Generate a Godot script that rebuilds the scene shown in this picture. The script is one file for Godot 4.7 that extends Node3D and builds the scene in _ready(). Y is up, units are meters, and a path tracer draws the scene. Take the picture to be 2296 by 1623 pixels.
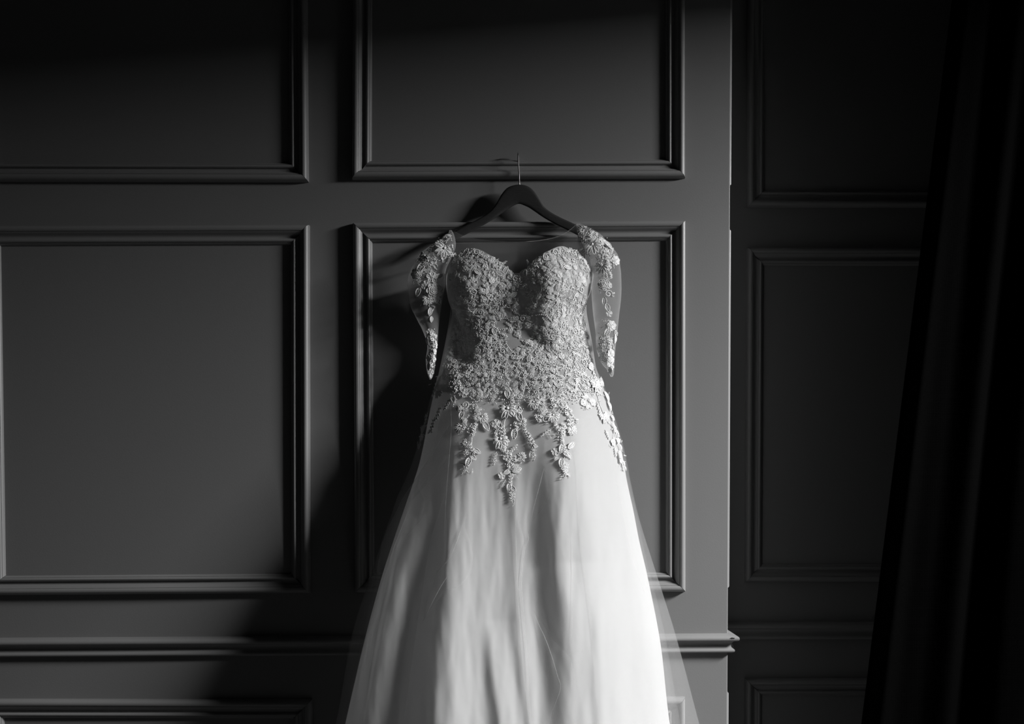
extends Node3D
# A wedding dress on a wooden hanger, hung from the moulding of a dark panelled wall, lit from a tall window in the wall on the right.

# ---- measures -------------------------------------------------------------------------------------------------------
const EYE := Vector3(0.0, 1.40, 3.0)          # the camera, three metres from the wall
const FOCAL := 2307.7                         # focal length in pixels of the 2296 x 1623 frame
const HORIZON := 1093.0                       # the picture row at eye height
const MIDDLE := 1148.0
const RECESS := -0.315                        # depth of the set-back wall on the right

var M := {}                                   # materials
var LACE := {}                                # lace motifs, one mesh of each shared by all its pieces
var beads: Array[Transform3D] = []
var curls: Array[Transform3D] = []
var rng := RandomNumberGenerator.new()
var noise := FastNoiseLite.new()
var taken := {}

# ---- a mesh under construction --------------------------------------------------------------------------------------
class Geo:
	var v := PackedVector3Array()
	var uv := PackedVector2Array()
	var idx := PackedInt32Array()

	func quad(a: int, b: int, c: int, d: int) -> void:      # clockwise as seen from the front
		idx.append_array(PackedInt32Array([a, b, c, a, c, d]))

	func grid(rows: Array, flip := false, closed := false) -> void:
		var first := v.size()
		var w: int = rows[0].size()
		for j in rows.size():
			v.append_array(rows[j])
			for i in w:
				uv.append(Vector2(float(i) / (w - 1), float(j) / maxi(rows.size() - 1, 1)))
		for j in rows.size() - 1:
			for i in (w if closed else w - 1):
				var k := (i + 1) % w
				var a := first + j * w + i
				var b := first + j * w + k
				if flip:
					quad(a, a + w, b + w, b)
				else:
					quad(a, b, b + w, a + w)

	func tube(path: PackedVector3Array, r: float, sides := 5, closed := false, tip := 1.0, head := 1.0) -> void:
		var n := path.size()
		var first := v.size()
		var side := Vector3(0.31, 0.17, 1.0)
		for i in n:
			var ahead := path[(i + 1) % n] if closed or i < n - 1 else path[i]
			var behind := path[(i + n - 1) % n] if closed or i > 0 else path[i]
			var t := (ahead - behind).normalized()
			var a := t.cross(side)
			a = a.normalized() if a.length() > 0.05 else t.cross(Vector3(1, 0.2, 0)).normalized()
			var b := t.cross(a)
			var rr := r if closed else lerpf(r, r * tip, float(i) / (n - 1)) * lerpf(head, 1.0, minf(1.0, 5.0 * i / (n - 1)))
			for k in sides:
				var g := TAU * k / sides
				v.append(path[i] + (a * cos(g) + b * sin(g)) * rr)
				uv.append(Vector2(float(k) / sides, float(i) / n))
		for i in (n if closed else n - 1):
			var p := first + i * sides
			var q := first + ((i + 1) % n) * sides
			for k in sides:
				var k2 := (k + 1) % sides
				quad(p + k, q + k, q + k2, p + k2)
		if not closed:
			for e in 2:
				var c := v.size()
				v.append(path[0] if e == 0 else path[n - 1])
				uv.append(Vector2.ZERO)
				var p := first + (0 if e == 0 else (n - 1) * sides)
				for k in sides:
					var k2 := (k + 1) % sides
					if e == 0:
						idx.append_array(PackedInt32Array([c, p + k, p + k2]))
					else:
						idx.append_array(PackedInt32Array([c, p + k2, p + k]))

	func ball(c: Vector3, r: float, around := 7, up := 5) -> void:
		var rows := []
		for j in up + 1:
			var row := PackedVector3Array()
			var e := PI * j / up
			for i in around:
				var g := TAU * i / around
				row.append(c + Vector3(cos(g) * sin(e), sin(g) * sin(e), cos(e)) * r)
			rows.append(row)
		grid(rows, false, true)

	func fan(outline: PackedVector3Array, middle: Vector3) -> void:   # a thin domed patch, outline anticlockwise seen from +z
		var c := v.size()
		v.append(middle)
		uv.append(Vector2(0.5, 0.5))
		for p in outline:
			v.append(p)
			uv.append(Vector2(p.x, p.y))
		for i in outline.size():
			idx.append_array(PackedInt32Array([c, c + 1 + (i + 1) % outline.size(), c + 1 + i]))

	func box(lo: Vector3, hi: Vector3) -> void:
		var m := BoxMesh.new()
		m.size = hi - lo
		var s := m.get_mesh_arrays()
		var first := v.size()
		for p in s[Mesh.ARRAY_VERTEX]:
			v.append(p + (lo + hi) / 2)
		uv.append_array(s[Mesh.ARRAY_TEX_UV])
		for i in s[Mesh.ARRAY_INDEX]:
			idx.append(first + i)

	func done() -> ArrayMesh:
		var n := PackedVector3Array()
		n.resize(v.size())
		for i in range(0, idx.size(), 3):
			var a := v[idx[i]]
			var f := (v[idx[i + 2]] - a).cross(v[idx[i + 1]] - a)
			n[idx[i]] += f
			n[idx[i + 1]] += f
			n[idx[i + 2]] += f
		for i in n.size():
			n[i] = n[i].normalized() if n[i].length_squared() > 1e-24 else Vector3(0, 0, 1)
		var s := []
		s.resize(Mesh.ARRAY_MAX)
		s[Mesh.ARRAY_VERTEX] = v
		s[Mesh.ARRAY_NORMAL] = n
		s[Mesh.ARRAY_TEX_UV] = uv
		s[Mesh.ARRAY_INDEX] = idx
		var m := ArrayMesh.new()
		m.add_surface_from_arrays(Mesh.PRIMITIVE_TRIANGLES, s)
		return m

# ---- helpers --------------------------------------------------------------------------------------------------------
func at(px: float, py: float, z: float) -> Vector3:         # the point of the place seen at a pixel, at depth z before the wall
	var k := (EYE.z - z) / FOCAL
	return Vector3((px - MIDDLE) * k, EYE.y - (py - HORIZON) * k, z)

func smooth(t: PackedFloat32Array, y: float) -> float:      # a table of (y, value) pairs, smoothly joined
	var n := t.size() / 2
	if y <= t[0]:
		return t[1]
	if y >= t[2 * n - 2]:
		return t[2 * n - 1]
	var i := 0
	while t[2 * i + 2] < y:
		i += 1
	var y0 := t[2 * i]
	var y1 := t[2 * i + 2]
	var a := t[2 * i + 1]
	var b := t[2 * i + 3]
	var d := (b - a) / (y1 - y0)
	var da := d if i == 0 else (b - t[2 * i - 1]) / (y1 - t[2 * i - 2])
	var db := d if i == n - 2 else (t[2 * i + 5] - a) / (t[2 * i + 4] - y0)
	var s := (y - y0) / (y1 - y0)
	var h := y1 - y0
	return a * (1 + 2 * s) * (1 - s) * (1 - s) + da * h * s * (1 - s) * (1 - s) + b * s * s * (3 - 2 * s) + db * h * s * s * (s - 1)

func numbered(called: String, parent: Node) -> String:
	var key := str(parent.get_instance_id()) + called
	taken[key] = taken.get(key, -1) + 1
	return called if taken[key] == 0 else "%s_%03d" % [called, taken[key]]

func put(called: String, mesh: Mesh, mat: Material, parent: Node3D = self, where := Transform3D()) -> MeshInstance3D:
	var o := MeshInstance3D.new()
	o.name = numbered(called, parent)
	o.mesh = mesh
	o.material_override = null
	for i in mesh.get_surface_count():
		o.set_surface_override_material(i, mat)
	o.transform = where
	parent.add_child(o, true)
	return o

func tag(o: Node, label: String, category: String, kind := "") -> Node:
	o.set_meta("label", label)
	o.set_meta("category", category)
	if kind:
		o.set_meta("kind", kind)
	return o

func group_node(called: String, parent: Node3D, where := Vector3.ZERO) -> Node3D:
	var o := Node3D.new()
	o.name = numbered(called, parent)
	o.position = where
	parent.add_child(o, true)
	return o

func grey(linear: float, rough := 0.6, spec := 0.5) -> StandardMaterial3D:
	var m := StandardMaterial3D.new()
	m.albedo_color = Color(linear, linear, linear).linear_to_srgb()
	m.roughness = rough
	m.metallic_specular = spec
	return m

func noise_map(freq: float, octaves := 3, size := 512) -> NoiseTexture2D:
	var n := FastNoiseLite.new()
	n.seed = 7
	n.frequency = freq
	n.fractal_octaves = octaves
	var t := NoiseTexture2D.new()
	t.width = size
	t.height = size
	t.seamless = true
	t.noise = n
	return t

func weave_map() -> ImageTexture:                           # plain weave, as a height
	var im := Image.create(64, 64, false, Image.FORMAT_L8)
	for y in 64:
		for x in 64:
			var over := (x / 8 + y / 8) % 2 == 0
			var h := absf(sin(PI * (x + 0.5) / 8)) if over else absf(sin(PI * (y + 0.5) / 8))
			im.set_pixel(x, y, Color(h, h, h))
	return ImageTexture.create_from_image(im)

func materials() -> void:
	M.wall = grey(0.19, 0.5, 0.4)
	M.wall.heightmap_enabled = true                         # the stipple a paint roller leaves
	M.wall.heightmap_texture = noise_map(0.06)
	M.wall.heightmap_scale = 0.006
	M.wall.uv1_scale = Vector3(5, 5, 1)                 # the wall's own uv run in metres
	M.room = grey(0.06, 0.8)                                # the other walls of the room
	M.trim = grey(0.215, 0.4, 0.5)
	M.floor = grey(0.04, 0.5)
	M.ceiling = grey(0.1, 0.9)
	M.frame = grey(0.6, 0.5)
	M.glass = StandardMaterial3D.new()
	M.glass.albedo_color = Color(1, 1, 1, 0.04)
	M.glass.transparency = BaseMaterial3D.TRANSPARENCY_ALPHA
	M.glass.roughness = 0.02
	M.satin = grey(0.62, 0.55, 0.4)
	M.satin.backlight_enabled = true
	M.satin.backlight = Color(0.8, 0.8, 0.8)
	M.bodice = grey(0.46, 0.55, 0.4)
	M.bodice.backlight_enabled = true
	M.bodice.backlight = Color(0.7, 0.7, 0.7)
	M.lining = grey(0.4, 0.8, 0.3)
	M.lace = grey(0.86, 0.7, 0.4)
	M.pearl = grey(0.85, 0.22, 0.6)
	M.tulle = sheer(0.115)
	M.sleeve = sheer(0.23)
	M.yoke = sheer(0.07)
	M.mesh = sheer(0.5)                                     # the darker skin-toned mesh of the back
	M.mesh.albedo_color = Color(0.2, 0.2, 0.2, 0.62)
	M.mesh.backlight_enabled = false
	M.crease = sheer(0.32)
	M.flap = sheer(0.12)
	M.wood = grey(0.028, 0.5, 0.4)
	M.wood.heightmap_enabled = true
	M.wood.heightmap_texture = noise_map(0.02, 4)
	M.wood.heightmap_scale = 0.04
	M.wood.uv1_triplanar = true
	M.wood.uv1_world_triplanar = true
	M.wood.uv1_scale = Vector3(3, 14, 14)
	M.chrome = grey(0.75, 0.18)
	M.chrome.metallic = 1.0
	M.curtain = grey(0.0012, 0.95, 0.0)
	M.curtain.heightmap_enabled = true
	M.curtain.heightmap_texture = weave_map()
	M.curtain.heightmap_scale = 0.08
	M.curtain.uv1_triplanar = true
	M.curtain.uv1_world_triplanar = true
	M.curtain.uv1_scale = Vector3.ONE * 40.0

func sheer(alpha: float) -> StandardMaterial3D:
	var m := grey(0.75, 0.9, 0.3)
	m.albedo_color.a = alpha
	m.transparency = BaseMaterial3D.TRANSPARENCY_ALPHA
	m.cull_mode = BaseMaterial3D.CULL_DISABLED
	m.backlight_enabled = true
	m.backlight = Color(0.9, 0.9, 0.9)
	return m

# ---- the room -------------------------------------------------------------------------------------------------------
# profiles: (distance from the outer edge, height above the wall), in metres
func panel_profile() -> PackedVector2Array:
	var p := PackedVector2Array()
	for q in [[0, 0], [0.3, 7], [1.2, 12], [3, 16], [6, 19], [10, 20.5], [14, 20.2], [17.4, 18.6], [18.4, 17.2], [18.9, 15.6], [19.6, 16.4], [22.5, 14.2], [25.5, 10.6], [28, 7.6], [31, 5.6], [35, 5], [38.4, 5.8], [39, 8], [40.5, 10.6], [42.5, 12.2], [45, 12.6], [47.4, 11.6], [49.4, 9.4], [50, 7.4], [50.8, 8], [53, 6], [55, 3], [56, 0]]:
		p.append(Vector2(q[0], q[1] * 1.16) * 0.001)
	return p

func rail_profile() -> PackedVector2Array:
	var p := PackedVector2Array()
	for q in [[0, 0], [0.4, 6], [2.5, 14], [4.5, 22], [7.5, 26.5], [11, 28.5], [15, 28.6], [18.2, 27], [20, 24], [20.6, 20], [21, 15.5], [24, 12], [29, 9.6], [34, 9.4], [39, 11], [43, 14.4], [45.6, 16.6], [48.6, 17.4], [51.6, 16.8], [53.4, 14.8], [53.8, 12], [55.6, 11.4], [56, 0]]:
		p.append(Vector2(q[0], q[1]) * 0.001)
	return p

func strip(profile: PackedVector2Array, a: Vector3, b: Vector3, inward: Vector3, out: Vector3, mitre_a: Vector3, mitre_b: Vector3, gap := 0.0005) -> Geo:
	# a moulding from a to b; inward: across the moulding, out: away from the wall; mitre_*: how each end moves along a-b per metre (inward, out)
	var g := Geo.new()
	var along := (b - a).normalized()
	var n := profile.size()
	var rows := []
	for e in 2:
		var row := PackedVector3Array()
		var m := mitre_a if e == 0 else mitre_b
		var o := a + along * gap if e == 0 else b - along * gap
		for q in profile:
			row.append(o + inward * q.x + out * q.y + along * (m.x * q.x + m.y * q.y))
		rows.append(row)
	# several stations so that long smooth strips shade well, and split at sharp turns
	var cuts := [0]
	for i in range(1, n - 1):
		var d0 := (profile[i] - profile[i - 1]).normalized()
		var d1 := (profile[i + 1] - profile[i]).normalized()
		if d0.dot(d1) < 0.55:
			cuts.append(i)
	cuts.append(n - 1)
	var flip := inward.cross(along).dot(out) < 0
	for c in cuts.size() - 1:
		var part := []
		for e in 2:
			part.append(rows[e].slice(cuts[c], cuts[c + 1] + 1))
		g.grid(part, flip)
	for e in 2:                                             # the ends
		var first := g.v.size()
		for p in rows[e]:
			g.v.append(p)
			g.uv.append(Vector2.ZERO)
		for i in range(1, n - 1):
			if (e == 0) != flip:
				g.idx.append_array(PackedInt32Array([first, first + i + 1, first + i]))
			else:
				g.idx.append_array(PackedInt32Array([first, first + i, first + i + 1]))
	return g

func panel(parent: Node3D, tl: Vector3, tr: Vector3, br: Vector3, bl: Vector3, out := Vector3(0, 0, 1)) -> void:
	var o := group_node("panel_moulding", parent)
	var p := panel_profile()
	var c := [tl, tr, br, bl]
	for i in 4:
		var a: Vector3 = c[i]
		var b: Vector3 = c[(i + 1) % 4]
		var along := (b - a).normalized()
		var inward := out.cross(along) * -1.0
		if inward.dot((tl + tr + br + bl) / 4 - a) < 0:
			inward = -inward
		put("moulding_strip", strip(p, a, b, inward, out, Vector3(1, 0, 0), Vector3(-1, 0, 0)).done(), M.trim, o)

func prism(poly: PackedVector2Array, z0: float, z1: float) -> Geo:       # poly in x, y; extruded along z
	var g := Geo.new()
	var n := poly.size()
	var tri := Geometry2D.triangulate_polygon(poly)
	for e in 2:
		var z := z1 if e == 0 else z0
		var first := g.v.size()
		for q in poly:
			g.v.append(Vector3(q.x, q.y, z))
			g.uv.append(q)
		for i in range(0, tri.size(), 3):
			var a := poly[tri[i]]
			var up := (poly[tri[i + 1]] - a).cross(poly[tri[i + 2]] - a) > 0
			if up == (e == 0):
				g.idx.append_array(PackedInt32Array([first + tri[i], first + tri[i + 2], first + tri[i + 1]]))
			else:
				g.idx.append_array(PackedInt32Array([first + tri[i], first + tri[i + 1], first + tri[i + 2]]))
	for i in n:
		var a := poly[i]
		var b := poly[(i + 1) % n]
		var first := g.v.size()
		for q in [Vector3(a.x, a.y, z0), Vector3(b.x, b.y, z0), Vector3(b.x, b.y, z1), Vector3(a.x, a.y, z1)]:
			g.v.append(q)
			g.uv.append(Vector2.ZERO)
		if Geometry2D.is_polygon_clockwise(poly):
			g.quad(first, first + 1, first + 2, first + 3)
		else:
			g.quad(first, first + 3, first + 2, first + 1)
	return g

const CEIL := 3.35
const LEFT := -3.3
const RIGHT := 2.8
const FRONT := 5.2

func corner_x(y: float) -> float:                           # the outer corner of the wall leans by a few millimetres
	return lerpf(0.6275, 0.6385, (y - 0.711) / 2.11)

func room() -> void:
	var g := Geo.new()
	# the wall with the dress, standing 31 cm proud of the set-back wall beside it
	var r := 0.0022                                         # eased corner
	for part in 1:
		var rows := []
		for y in [-0.0, CEIL]:
			var x := corner_x(y)
			rows.append(PackedVector3Array([Vector3(LEFT, y, 0), Vector3(x - r, y, 0), Vector3(x - r * 0.3, y, -r * 0.3), Vector3(x, y, -r), Vector3(x, y, RECESS)]))
		var split := [[0, 2], [1, 4], [3, 5]]
		for s in split:
			g.grid([rows[1].slice(s[0], s[1]), rows[0].slice(s[0], s[1])])
		g.grid([PackedVector3Array([Vector3(LEFT, CEIL, RECESS), Vector3(corner_x(CEIL), CEIL, RECESS)]), PackedVector3Array([Vector3(LEFT, 0, RECESS), Vector3(corner_x(0), 0, RECESS)])], true)
	for i in g.v.size():
		g.uv[i] = Vector2(g.v[i].x, g.v[i].y)
	var wb := put("wall_back", g.done(), M.wall)
	tag(wb, "dark grey painted panelled wall that the dress hangs on", "wall", "structure")
	panel(wb, at(688, -330, 0) + Vector3(-0.96, 0, 0), at(688, -330, 0), at(693, 409.5, 0), at(-44, 408, 0))
	panel(wb, at(-41, 508.5, 0), at(695, 506, 0), at(697, 1328.5, 0), at(-29, 1334, 0))
	panel(wb, at(-33, 1566, 0), at(701, 1567, 0), at(704, 2050, 0), at(-26, 2055, 0))
	panel(wb, at(793, -330, 0), at(1534.5, -330, 0), at(1535, 401, 0), at(790.5, 404, 0))
	panel(wb, at(792, 501.5, 0), at(1536, 496.5, 0), at(1536, 1326, 0), at(797, 1328, 0))
	panel(wb, at(800, 1563, 0), at(1535, 1561, 0), at(1535, 2045, 0), at(804, 2048, 0))
	var up := Vector3(0, 1, 0)
	# narrow panels on the return of the wall, seen edge on
	for span in [[-330.0, 417.0], [516.0, 1317.0], [1550.0, 2030.0]]:
		var hi := at(0, span[0], -0.02).y
		var lo := at(0, span[1], -0.02).y
		var po := group_node("panel_moulding", wb)
		var pr := PackedVector2Array()
		for q in panel_profile():
			pr.append(Vector2(q.x * 0.8, q.y * 0.32))
		var c := [Vector3(corner_x(hi), hi, -0.012), Vector3(corner_x(hi), hi, -0.295), Vector3(corner_x(lo), lo, -0.295), Vector3(corner_x(lo), lo, -0.012)]
		for i in 4:
			var a: Vector3 = c[i]
			var b: Vector3 = c[(i + 1) % 4]
			var along := (b - a).normalized()
			var inward := along.cross(Vector3(1, 0, 0))
			if inward.dot((c[0] + c[2]) / 2 - a) < 0:
				inward = -inward
			put("moulding_strip", strip(pr, a, b, inward, Vector3(1, 0, 0), Vector3(1, 0, 0), Vector3(-1, 0, 0)).done(), M.trim, po)
	# chair rail: along the wall, round the corner and back
	var rp := rail_profile()
	var ra := at(1632, 1419.5, 0)
	ra.x = corner_x(ra.y)
	var rl := at(-30, 1429.8, 0)
	rl.x = LEFT
	rl.y = ra.y - (ra.y - at(0, 1429.5, 0).y) * (ra.x - LEFT) / (ra.x - at(0, 0, 0).x)
	put("chair_rail", strip(rp, rl, ra, -up, Vector3(0, 0, 1), Vector3.ZERO, Vector3(0, 1, 0), 0.0).done(), M.trim, wb)
	put("chair_rail", strip(rp, ra, ra + Vector3(0, 0, RECESS + 0.001), -up, Vector3(1, 0, 0), Vector3(0, -1, 0), Vector3.ZERO, 0.0).done(), M.trim, wb)

	# a chip knocked out of the paint at the end of the rail
	g = Geo.new()
	var chip := PackedVector3Array()
	for i in 14:
		var t := TAU * i / 14
		chip.append(at(1642.5 + cos(t) * (5.6 + sin(i * 2.3)), 1430.8 + sin(t) * (1.5 + 0.5 * cos(i * 3.1)), 0.0292))
	g.fan(chip, at(1642.5, 1430.8, 0.0295))
	put("paint_chip", g.done(), M.wood, wb)

	# the set-back wall on the right
	g = Geo.new()
	g.box(Vector3(LEFT, 0, RECESS - 0.25), Vector3(RIGHT + 0.3, CEIL, RECESS))
	for i in g.v.size():
		g.uv[i] = Vector2(g.v[i].x, g.v[i].y)
	var wr := put("wall_recess", g.done(), M.wall)
	tag(wr, "set-back stretch of dark panelled wall right of the corner, partly behind the curtain", "wall", "structure")
	var z := RECESS
	panel(wr, at(1676, -300, z), at(2330, -300, z), at(2330, 466, z), at(1674, 466, z))
	panel(wr, at(1673, 557, z), at(2330, 557, z), at(2330, 1303.5, z), at(1669, 1303.5, z))
	panel(wr, at(1669, 1519.5, z), at(2330, 1519.5, z), at(2330, 1950, z), at(1667, 1950, z))
	var q := at(1632, 1393.5, z)
	put("chair_rail", strip(rp, Vector3(corner_x(q.y), q.y, z), Vector3(RIGHT, q.y, z), -up, Vector3(0, 0, 1), Vector3.ZERO, Vector3.ZERO, 0.0).done(), M.trim, wr)

	# the rest of the room, outside the frame
	g = Geo.new()
	g.box(Vector3(LEFT - 0.3, -0.25, RECESS - 0.25), Vector3(RIGHT + 0.3, 0.0, FRONT + 0.3))
	tag(put("floor", g.done(), M.floor), "dark floor below the hanging dress, outside the frame", "floor", "structure")
	g = Geo.new()
	g.box(Vector3(LEFT - 0.3, CEIL, RECESS - 0.25), Vector3(RIGHT + 0.3, CEIL + 0.25, FRONT + 0.3))
	tag(put("ceiling", g.done(), M.ceiling), "plain grey ceiling above the panelled wall, outside the frame", "ceiling", "structure")
	g = Geo.new()
	g.box(Vector3(LEFT - 0.3, 0, RECESS - 0.25), Vector3(LEFT, CEIL, FRONT + 0.3))
	tag(put("wall_left", g.done(), M.room), "dark painted side wall far left, outside the frame", "wall", "structure")
	g = Geo.new()
	g.box(Vector3(LEFT - 0.3, 0, FRONT), Vector3(RIGHT + 0.3, CEIL, FRONT + 0.3))
	tag(put("wall_front", g.done(), M.room), "dark painted wall behind the camera, outside the frame", "wall", "structure")
	g = Geo.new()
	var wz := [WIN_Z0, WIN_Z1]
	g.box(Vector3(RIGHT, 0, RECESS - 0.25), Vector3(RIGHT + 0.3, CEIL, wz[0]))
	g.box(Vector3(RIGHT, 0, wz[1]), Vector3(RIGHT + 0.3, CEIL, FRONT + 0.3))
	g.box(Vector3(RIGHT, 0, wz[0]), Vector3(RIGHT + 0.3, WIN_Y0, wz[1]))
	g.box(Vector3(RIGHT, WIN_Y1, wz[0]), Vector3(RIGHT + 0.3, CEIL, wz[1]))
	tag(put("wall_right", g.done(), M.room), "dark painted side wall with the tall window, outside the frame on the right", "wall", "structure")
	g = Geo.new()
	var x0 := RIGHT + 0.2
	g.box(Vector3(x0, WIN_Y0, wz[0]), Vector3(x0 + 0.05, WIN_Y1, wz[0] + 0.05))
	g.box(Vector3(x0, WIN_Y0, wz[1] - 0.05), Vector3(x0 + 0.05, WIN_Y1, wz[1]))
	g.box(Vector3(x0, WIN_Y0, wz[0] + 0.05), Vector3(x0 + 0.05, WIN_Y0 + 0.05, wz[1] - 0.05))
	g.box(Vector3(x0, WIN_Y1 - 0.05, wz[0] + 0.05), Vector3(x0 + 0.05, WIN_Y1, wz[1] - 0.05))
	var w := put("window_1", g.done(), M.frame)
	tag(w, "tall narrow window in the right-hand wall, outside the frame, that lights the dress", "window", "structure")
	g = Geo.new()
	g.box(Vector3(x0 + 0.022, WIN_Y0 + 0.05, wz[0] + 0.05), Vector3(x0 + 0.026, WIN_Y1 - 0.05, wz[1] - 0.05))
	put("pane", g.done(), M.glass, w)

# ---- the curtain ----------------------------------------------------------------------------------------------------
func curtain() -> void:
	var root := group_node("curtain", self, Vector3(1.5, 0.02, 0.0))
	tag(root, "black woven curtain hanging in soft folds at the right edge of the picture", "curtain")
	var rows := []
	var back := []
	for j in 61:
		var y := lerpf(CEIL - 0.05, 0.02, j / 60.0)
		var k := (EYE.z - 0.05) / FOCAL
		var py := HORIZON - (y - EYE.y) / k
		var left := (2135.0 - 0.1251 * py - MIDDLE) * k
		var row := PackedVector3Array()
		var row2 := PackedVector3Array()
		for i in 181:
			var s := i / 180.0
			var x := lerpf(left, 2.55, s)
			var fold := sin(s * 52.0 + 0.6 * sin(y * 1.1)) * 0.5 + 0.35 * sin(s * 21.0 + 1.0) + 0.2 * sin(s * 87.0 + y * 0.5)
			var zz := 0.05 + fold * 0.045 * smoothstep(0.0, 0.03, s)
			row.append(Vector3(x, y, zz) - root.position)
			row2.append(Vector3(x, y, zz - 0.003) - root.position)
		rows.append(row)
		back.append(row2)
	var g := Geo.new()
	g.grid(rows)
	g.grid(back, true)
	g.grid([PackedVector3Array(back.map(func(r): return r[0])), PackedVector3Array(rows.map(func(r): return r[0]))], true)
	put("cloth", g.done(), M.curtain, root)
	# turned side hem along the leading edge
	var hem := PackedVector3Array()
	for r in rows:
		hem.append(r[0] + Vector3(0.004, 0, 0))
	g = Geo.new()
	g.tube(hem, 0.005, 6)
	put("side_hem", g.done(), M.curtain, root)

# ---- the hanger -----------------------------------------------------------------------------------------------------
func hanger() -> void:
	var root := group_node("coat_hanger", self, at(1164.7, 470, 0.035))
	tag(root, "dark wooden coat hanger with thin metal hook, holding the dress on the wall", "hanger")
	var top := PackedFloat32Array([968, 556, 990, 537, 1024, 516, 1048, 503, 1072, 491, 1096, 476, 1111, 459, 1123, 438, 1135, 423, 1149, 416, 1164.7, 413.6, 1180, 416, 1195, 426, 1207, 442.5, 1219, 462, 1236, 476, 1260, 489, 1286, 501, 1320, 519, 1345, 538, 1362, 556])
	var low := PackedFloat32Array([968, 566, 990, 556, 1034, 531, 1048, 524, 1072, 511, 1096, 498, 1120, 482, 1139, 469, 1152, 461, 1163.5, 457, 1175, 460.5, 1187.5, 466.5, 1216, 486, 1240, 500, 1264, 512, 1288, 524, 1320, 541, 1345, 556, 1362, 566])
	var g := Geo.new()
	var rows := []
	for i in 121:
		var px := lerpf(968.0, 1362.0, i / 120.0)
		var a := smooth(top, px)
		var b := smooth(low, px)
		var bend := pow((px - 1165.0) / 197.0, 2) * 0.012
		var row := PackedVector3Array()
		for k in 20:                                        # a rounded slat in cross-section
			var t := TAU * k / 20
			var c := cos(t)
			var s := sin(t)
			var yy := signf(c) * pow(absf(c), 0.45)
			var zz := signf(s) * pow(absf(s), 0.7)
			row.append(at(px, lerpf(a, b, 0.5 - 0.5 * yy), 0.035 + bend + zz * 0.0065) - root.position)
		rows.append(row)
	g.grid(rows, true, true)
	for e in [0, 120]:
		g.fan(rows[e], (rows[e][0] + rows[e][10]) / 2)
	put("hanger_body", g.done(), M.wood, root)
	var path := PackedVector3Array()
	var p0 := at(1165, 420, 0.036)
	var p1 := at(1161.4, 350, 0.035)
	for i in 9:
		path.append(p0.lerp(p1, i / 8.0) - root.position)
	var rad := 0.012
	for i in range(1, 13):
		var t := PI * i / 12.0
		path.append(p1 + Vector3(0, sin(t) * rad, -rad + cos(t) * rad) - root.position)
	path.append(path[-1] + Vector3(0, -0.012, 0.001))
	g = Geo.new()
	g.tube(path, 0.002, 8)
	put("hook", g.done(), M.chrome, root)

# ---- the dress: where its cloth lies --------------------------------------------------------------------------------
var SL := PackedFloat32Array([540, 1012, 600, 1006, 690, 1010, 725, 1006, 768, 998, 802, 991, 869, 976, 912, 966, 968, 955, 1005, 948, 1050, 937, 1136, 908, 1200, 886, 1293, 856, 1417, 822, 1556, 789, 1623, 774, 2000, 690])
var SR := PackedFloat32Array([540, 1318, 600, 1322, 690, 1315, 732, 1321, 764, 1327, 821, 1336, 834, 1340, 878, 1356, 928, 1372, 986, 1388, 1033, 1398, 1080, 1406, 1144, 1420, 1211, 1433, 1293, 1452, 1443, 1481, 1623, 1502, 2000, 1570])
var TL := PackedFloat32Array([840, 984, 869, 972, 912, 959, 968, 943, 1005, 934, 1042, 922, 1088, 903, 1117, 890, 1305, 826, 1424, 789, 1612, 755, 2000, 665])
var TR := PackedFloat32Array([834, 1342, 878, 1359, 928, 1376, 986, 1394, 1033, 1405, 1076, 1413, 1162, 1433, 1293, 1474, 1424, 1515, 1623, 1568, 2000, 1670])
var DEPTH := PackedFloat32Array([540, 0.042, 640, 0.06, 720, 0.059, 790, 0.064, 860, 0.085, 950, 0.115, 1050, 0.14, 1200, 0.17, 1400, 0.205, 1623, 0.24, 2000, 0.29])
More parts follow.
